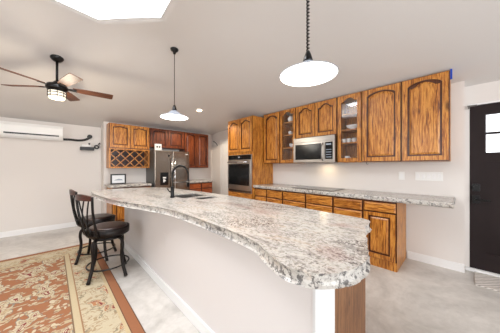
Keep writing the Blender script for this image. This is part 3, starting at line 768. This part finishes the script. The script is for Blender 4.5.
# ------------------------------------------------------------------ small things on the right wall
ck = thing('cooktop', 'black glass cooktop on the right wall countertop under the microwave', 'cooktop', (3.33, 1.75, .9185))
b = MB(); b.box(-.25, .23, -.37, .37, 0, .007, .002); gl = b.build('glass_top', 'black_glass', ck)
for x, y, r_ in ((-.1, -.2, .09), (.1, -.2, .07), (-.1, .2, .08), (.1, .2, .1)):
    b = MB(); b.lathe([(r_-.002, .0072), (r_, .0072), (r_, .0076), (r_-.002, .0076), (r_-.002, .0072)], 32, (x, y, 0)); b.build('burner_ring', 'grey_print', gl)
def plate(name, label, y0, y1, z0, z1, n, cat):
    t = thing(name, label, cat, (XW, y1, z0), RZ); b = MB(); b.box(0, y1-y0, -.007, -.0005, 0, z1-z0, .002); b.build('plate', 'white_plastic', t)
    u = (y1-y0)/n
    for k in range(n): b = MB(); b.box(u*(k+.5)-.016, u*(k+.5)+.016, -.011, -.0075, (z1-z0)/2-.033, (z1-z0)/2+.033, .002); b.build('rocker', 'trim', t)
plate('light_switch', 'single white switch plate on right wall left of the wide plate', .575, .645, 1.11, 1.225, 1, 'switch')
plate('switch_plate', 'wide white five-gang switch plate on right wall above countertop', .175, .455, 1.11, 1.225, 5, 'switch')
b = MB(); b.box(3.325, 3.345, .080, .0985, 2.315, 2.43, .001); b.box(3.345, 3.40, .0965, .0985, 2.33, 2.42); tag(b.build('painters_tape', 'tape_blue'), 'blue painters tape on top corner of rightmost wall cabinet', 'tape')
b = MB(); b.tube([(3.40, 1.0, 1.364), (3.40, 1.0, 1.345), (3.405, 1.0, 1.335), (3.41, .985, 1.335), (3.41, .98, 1.345)], .003, 6); tag(b.build('cup_hook', 'bronze'), 'small dark hook under wall cabinet near the glass cabinet', 'hook')
b = MB(); b.tube(catmull([(XW-.004, 5.20, 1.94), (XW-.012, 5.27, 2.02), (XW-.012, 5.38, 2.08), (XW-.004, 5.43, 2.09)][::-1], 5, False), .009, 6); tag(b.build('wall_cable', 'black'), 'short dark cable end on white wall beyond the wall oven', 'cable')

# ------------------------------------------------------------------ far left wall things
ac = thing('air_conditioner', 'white wall-mounted mini-split air conditioner high on left wall', 'air conditioner', (-.68, YL-.001, 1.835))
prof = [(0, 0), (-.12, 0), (-.175, .035), (-.20, .09), (-.205, .22), (-.18, .275), (0, .275)]
W = .84
b = MB(); b.loops([[(0, y, z) for y, z in prof], [(W, y, z) for y, z in prof]]); b.build('body', 'white_plastic', ac)
b = MB(); b.loops([[(.05, y, z) for y, z in [(-.1765, .033), (-.2015, .088), (-.206, .095), (-.182, .03)]], [(W-.05, y, z) for y, z in [(-.1765, .033), (-.2015, .088), (-.206, .095), (-.182, .03)]]]) if False else None
b.box(.06, W-.06, -.207, -.19, .060, .088) if True else None
b.build('air_slot', 'black', ac, 'dark air outlet slot')
b = MB(); b.loops([[(.06, -.124, -.002), (.06, -.178, .030), (.06, -.205, .066), (.06, -.208, .064), (.06, -.181, .026), (.06, -.126, -.006)], [(W-.06, -.124, -.002), (W-.06, -.178, .030), (W-.06, -.205, .066), (W-.06, -.208, .064), (W-.06, -.181, .026), (W-.06, -.126, -.006)]]); b.build('louver', 'white_gloss', ac)
t = thing('refrigerant_line', 'black pipe running along wall from air conditioner', 'pipe', (.17, YL-.03, 1.87))
b = MB(); b.tube(catmull([(0, 0, .0), (.10, 0, .005), (.25, 0, .0), (.36, 0, .025), (.45, 0, .085)], 5, False), [.023]*21, 8); b.build('pipe', 'black', t)
b = MB(); b.tube([(.44, -.02, .10), (.44, .028, .10)], .045, 16); b.build('wall_collar', 'black', t)
t = thing('wall_shelf', 'small black shelf on left wall holding white router', 'shelf', (.44, YL-.001, 1.685))
b = MB(); b.box(0, .24, -.13, 0, -.025, .045, .003); b.build('board', 'black', t)
t = thing('router', 'white router with stubby black antenna on small wall shelf', 'router', (.46, YL-.06, 1.7305))
b = MB(); b.box(0, .17, -.05, .04, 0, .05, .008); b.build('body', 'white_plastic', t)
b = MB(); b.tube([(.14, 0, .05), (.14, 0, .095)], [.012, .018], 10); b.build('antenna', 'black', t)
b = MB(); R = .035; b.tube([(.735+R*math.cos(a), YL-.03, 1.745+R*math.sin(a)) for a in [2*PI*k/20 for k in range(20)]], .014, 8, closed=True); tag(b.build('cable_coil', 'black'), 'round black coil on wall right of the small shelf', 'coil')
b = MB(); b.tube(catmull([(.765, YL-.02, 1.80), (.79, YL-.03, 1.84), (.80, YL-.03, 1.81)], 5, False), .009, 6); tag(b.build('cable_end', 'black'), 'short black cable end near the wall corner', 'cable')
b = MB(); b.tube(catmull([(.78, YL-.01, 1.815), (.795, YL-.012, 1.78), (.80, YL-.01, 1.72)], 5, False), .004, 6); tag(b.build('thin_cord', 'black'), 'thin dark cord hanging beside the wall corner', 'cord')

# ------------------------------------------------------------------ lamps
def pendant(label, x, y, zr, r, coil):
    zt = zc(x, y)
    t = thing('pendant_lamp', label, 'lamp', (x, y, zr), 0, 'pendant lamps over the island')
    b = MB(); b.lathe([(r, 0), (r+.002, .004), (r*.8, .025), (r*.45, .055), (.055, .085), (.03, .10), (.03, .097), (.055, .08), (r*.45, .05), (r*.8, .019), (r-.003, 0)], 40); b.build('lamp_shade', 'grey_enamel', t)
    b = MB(); b.lathe([(0, .0), (r-.004, .0), (r*.8, .018), (r*.4, .046), (0, .06)], 40); b.build('diffuser', 'lamp_glow', t, 'glowing white diffuser')
    b = MB(); b.lathe([(.032, .097), (.034, .11), (.022, .15), (.012, .175), (0, .18), ], 16); b.lathe([(0, .095), (.032, .097)], 16); b.build('socket_cap', 'black_metal', t)
    b = MB(); top = zt-zr-.03
    if coil:
        pts = [(0.009*math.cos(k*.78), .009*math.sin(k*.78), .175+(top-.175)*k/260) for k in range(261)]; b.tube(pts, .0045, 5)
        b.tube([(0, 0, .175), (0, 0, top)], .003, 5)
    else:
        b.tube([(0, 0, .175), (0, 0, top)], .0045, 6)
    b.build('cord', 'bronze', t)
    b = MB(); tt = zt-zr; b.lathe([(0, tt-.075), (.018, tt-.07), (.022, tt-.045), (.045, tt-.03), (.055, tt-.012), (.055, tt-.001), (0, tt-.001)], 24); b.build('canopy', 'black_metal', t)
    l = bpy.data.lights.new('pendant_light', 'POINT'); l.energy = 5; l.shadow_soft_size = .12; l.color = (1, .95, .88)
    o = bpy.data.objects.new('pendant_light', l); COL.objects.link(o); o.location = (x, y, zr-.13)
pendant('far pendant lamp with shallow round shade over the sink end of island', 1.25, 2.84, 1.995, .19, False)
pendant('near pendant lamp on twisted cord over the near end of island', 1.31, .763, 1.945, .20, True)
# recessed light
cx, cy = 2.48, 4.27; zz = zc(cx, cy); rt = math.atan(-.265)
t = thing('recessed_light', 'small round recessed light glowing in sloped ceiling', 'light', (cx, cy, zz)); t.rotation_euler = (rt, 0, 0)
b = MB(); b.lathe([(.06, -.012), (.085, -.006), (.088, -.001), (.06, -.001), (.06, -.012)], 28); b.build('ring', 'white_gloss', t)
b = MB(); b.lathe([(0, -.006), (.059, -.008), (.059, -.002), (0, -.002)], 28); b.build('lens', 'can_glow', t)
l = bpy.data.lights.new('can_light', 'SPOT'); l.energy = 75; l.spot_size = 2.4; l.color = (1, .85, .65); l.shadow_soft_size = .06
o = bpy.data.objects.new('can_light', l); COL.objects.link(o); o.location = (cx, cy, zz-.03)
# ceiling fan
fx, fy = .048, 3.774; fz = zc(fx, fy)
fn = thing('ceiling_fan', 'dark five-blade ceiling fan with drum light', 'ceiling fan', (fx, fy, 0))
b = MB(); b.lathe([(0, -.055), (.02, -.05), (.05, -.035), (.07, -.008), (.07, 0), (0, 0)], 28); o = b.build('canopy', 'black_metal', fn); o.location = (0, 0, fz-.002); o.rotation_euler = (rt, 0, 0)
b = MB(); b.tube([(0, 0, fz-.05), (0, 0, 2.43)], .014, 12); b.build('downrod', 'black_metal', fn)
b = MB(); b.lathe([(0, 2.45), (.03, 2.44), (.05, 2.41), (.10, 2.395), (.115, 2.37), (.115, 2.335), (.09, 2.315), (0, 2.315)], 32); b.build('motor_housing', 'black_metal', fn)
for k in range(5):
    a = math.radians(-3+72*k)
    b = MB(); L = []
    out = [(.16, -.045), (.30, -.062), (.60, -.070), (.625, -.06), (.625, .06), (.60, .070), (.30, .062), (.16, .045)]
    pit = -math.radians(13)
    b.loops([[(x, y*math.cos(pit), 2.362+y*math.sin(pit)+dz) for x, y in out] for dz in (0, .007)])
    bl = b.build('blade', 'blade_wood', fn); bl.rotation_euler = (0, 0, a)
    b = MB(); b.loops([[(x, y*math.cos(pit), 2.358+y*math.sin(pit)+dz) for x, y in ((.10, -.015), (.20, -.035), (.20, .035), (.10, .015))] for dz in (-.004, .003)]); b.build('blade_arm', 'black_metal', bl)
b = MB(); b.lathe([(0, 2.30), (.088, 2.30), (.088, 2.225), (.075, 2.205), (0, 2.20)], 32); sh = b.build('lamp_shade', 'fan_glow', fn, 'glowing white drum glass')
b = MB()
for z in (2.305, 2.275, 2.235): b.lathe([(.0885, z), (.095, z), (.095, z+.008), (.0885, z+.008), (.0885, z)], 32)
for k in range(8): a = 2*PI*k/8; b.tube([(.0925*math.cos(a), .0925*math.sin(a), 2.313), (.0925*math.cos(a), .0925*math.sin(a), 2.225)], .004, 5)
b.build('shade_band', 'bronze', sh)
l = bpy.data.lights.new('fan_light', 'POINT'); l.energy = 15; l.shadow_soft_size = .1; l.color = (1, .88, .7)
o = bpy.data.objects.new('fan_light', l); COL.objects.link(o); o.location = (fx, fy, 2.12)

# ------------------------------------------------------------------ rug and mat
b = MB(); b.box(-hx, hx, -hy, hy, 0, .009, .003); o = b.build('area_rug', 'rug', loc=((RX0+RX1)/2, (RY0+RY1)/2, .0005)); tag(o, 'large rust and cream floral rug on the floor under the stools', 'rug')
b = MB(); b.box(-.2, .2, -.4, .4, 0, .012, .005); o = b.build('door_mat', 'mat_weave', loc=(3.535, -.50, .0005)); tag(o, 'grey woven mat in front of black door', 'door mat')

# ------------------------------------------------------------------ stools
def make_stool(label):
    t = thing('bar_stool', label, 'bar stool', (0, 0, .016), 0, 'bar stools at the island')
    b = MB(); b.lathe([(0, .560), (.185, .560), (.192, .566), (.190, .575), (.17, .583), (.12, .587), (0, .588)], 32); b.build('seat', 'leather', t, 'round brown leather seat cushion')
    b = MB(); b.lathe([(.10, .475), (.20, .478), (.216, .49), (.218, .562), (.205, .568), (.193, .559), (.10, .559), (.10, .475)], 32); b.build('seat_ring', 'espresso', t)
    b = MB(); b.lathe([(0, .435), (.15, .435), (.16, .445), (.16, .462), (.06, .467), (.06, .474), (0, .474)], 28); b.build('swivel_plate', 'black_metal', t)
    for k in range(4):
        a = PI/4+k*PI/2+t_leg; c_, s_ = math.cos(a), math.sin(a)
        pr = catmull([(.12, 0, .452), (.185, 0, .43), (.20, 0, .36), (.19, 0, .26), (.205, 0, .14), (.25, 0, .0)], 4, False)
        b = MB(); b.tube([(p.x*c_, p.x*s_, p.z) for p in pr], [.018]*(len(pr)-1)+[.020], 8); b.build('leg', 'espresso', t)
    b = MB(); b.tube([(.21*math.cos(q), .21*math.sin(q), .128) for q in [2*PI*k/36 for k in range(36)]], .009, 8, closed=True); b.build('foot_ring', 'black_metal', t)
    # back is on local -x
    def bp(u, v):  # u across (-1..1), v height 0..1
        z = .50+.46*v; x = -.185-.07*v-.015*math.sin(PI*v); hw = .13+.03*v
        return Vector((x-.03*(1-u*u), u*hw, z))
    for u in (-1, 1):
        b = MB(); b.tube([bp(u, k/10) for k in range(11)], [.013]*11, 8); b.build('back_post', 'espresso', t)
    b = MB(); rows = []
    for (dv, th_) in ((.86, .010), (1.03, .010)):
        rows.append(dv)
    f_ = [bp(-1+2*k/12, .90) for k in range(13)]; g_ = [bp(-1+2*k/12, 1.0+.05*math.sin(PI*k/12)) for k in range(13)]
    for k in range(12):
        q = [f_[k], f_[k+1], g_[k+1], g_[k]]; off = Vector((-.011, 0, 0))
        b.loops([[tuple(p-off) for p in q], [tuple(p+off) for p in q]])
    b.build('top_rail', 'rail_wood', t, 'curved reddish dark wood top rail')
    for A in ((-.55, .35), (.55, -.35), (-.2, -.75), (.2, .75)):
        b = MB(); b.tube([bp(A[0]*(1-s_)+A[1]*s_+.0, .04+.89*s_) for s_ in [k/8 for k in range(9)]], .007, 6); b.build('back_splat', 'black_metal', t)
    b = MB(); b.tube([bp(-1+2*k/8, .03) for k in range(9)], .009, 6); b.build('lower_rail', 'espresso', t)
    return t
t_leg = math.radians(-12-45+45)-math.radians(20)
s1 = make_stool('nearer dark bar stool with brown leather seat on rug edge')
s1.location = (.49, 2.96, .016); s1.rotation_euler = (0, 0, math.radians(20))
s2 = copy_tree(s1); s2.location = (.46, 3.59, .016); s2.rotation_euler = (0, 0, math.radians(5)); s2['label'] = 'farther dark bar stool, partly behind the nearer one'
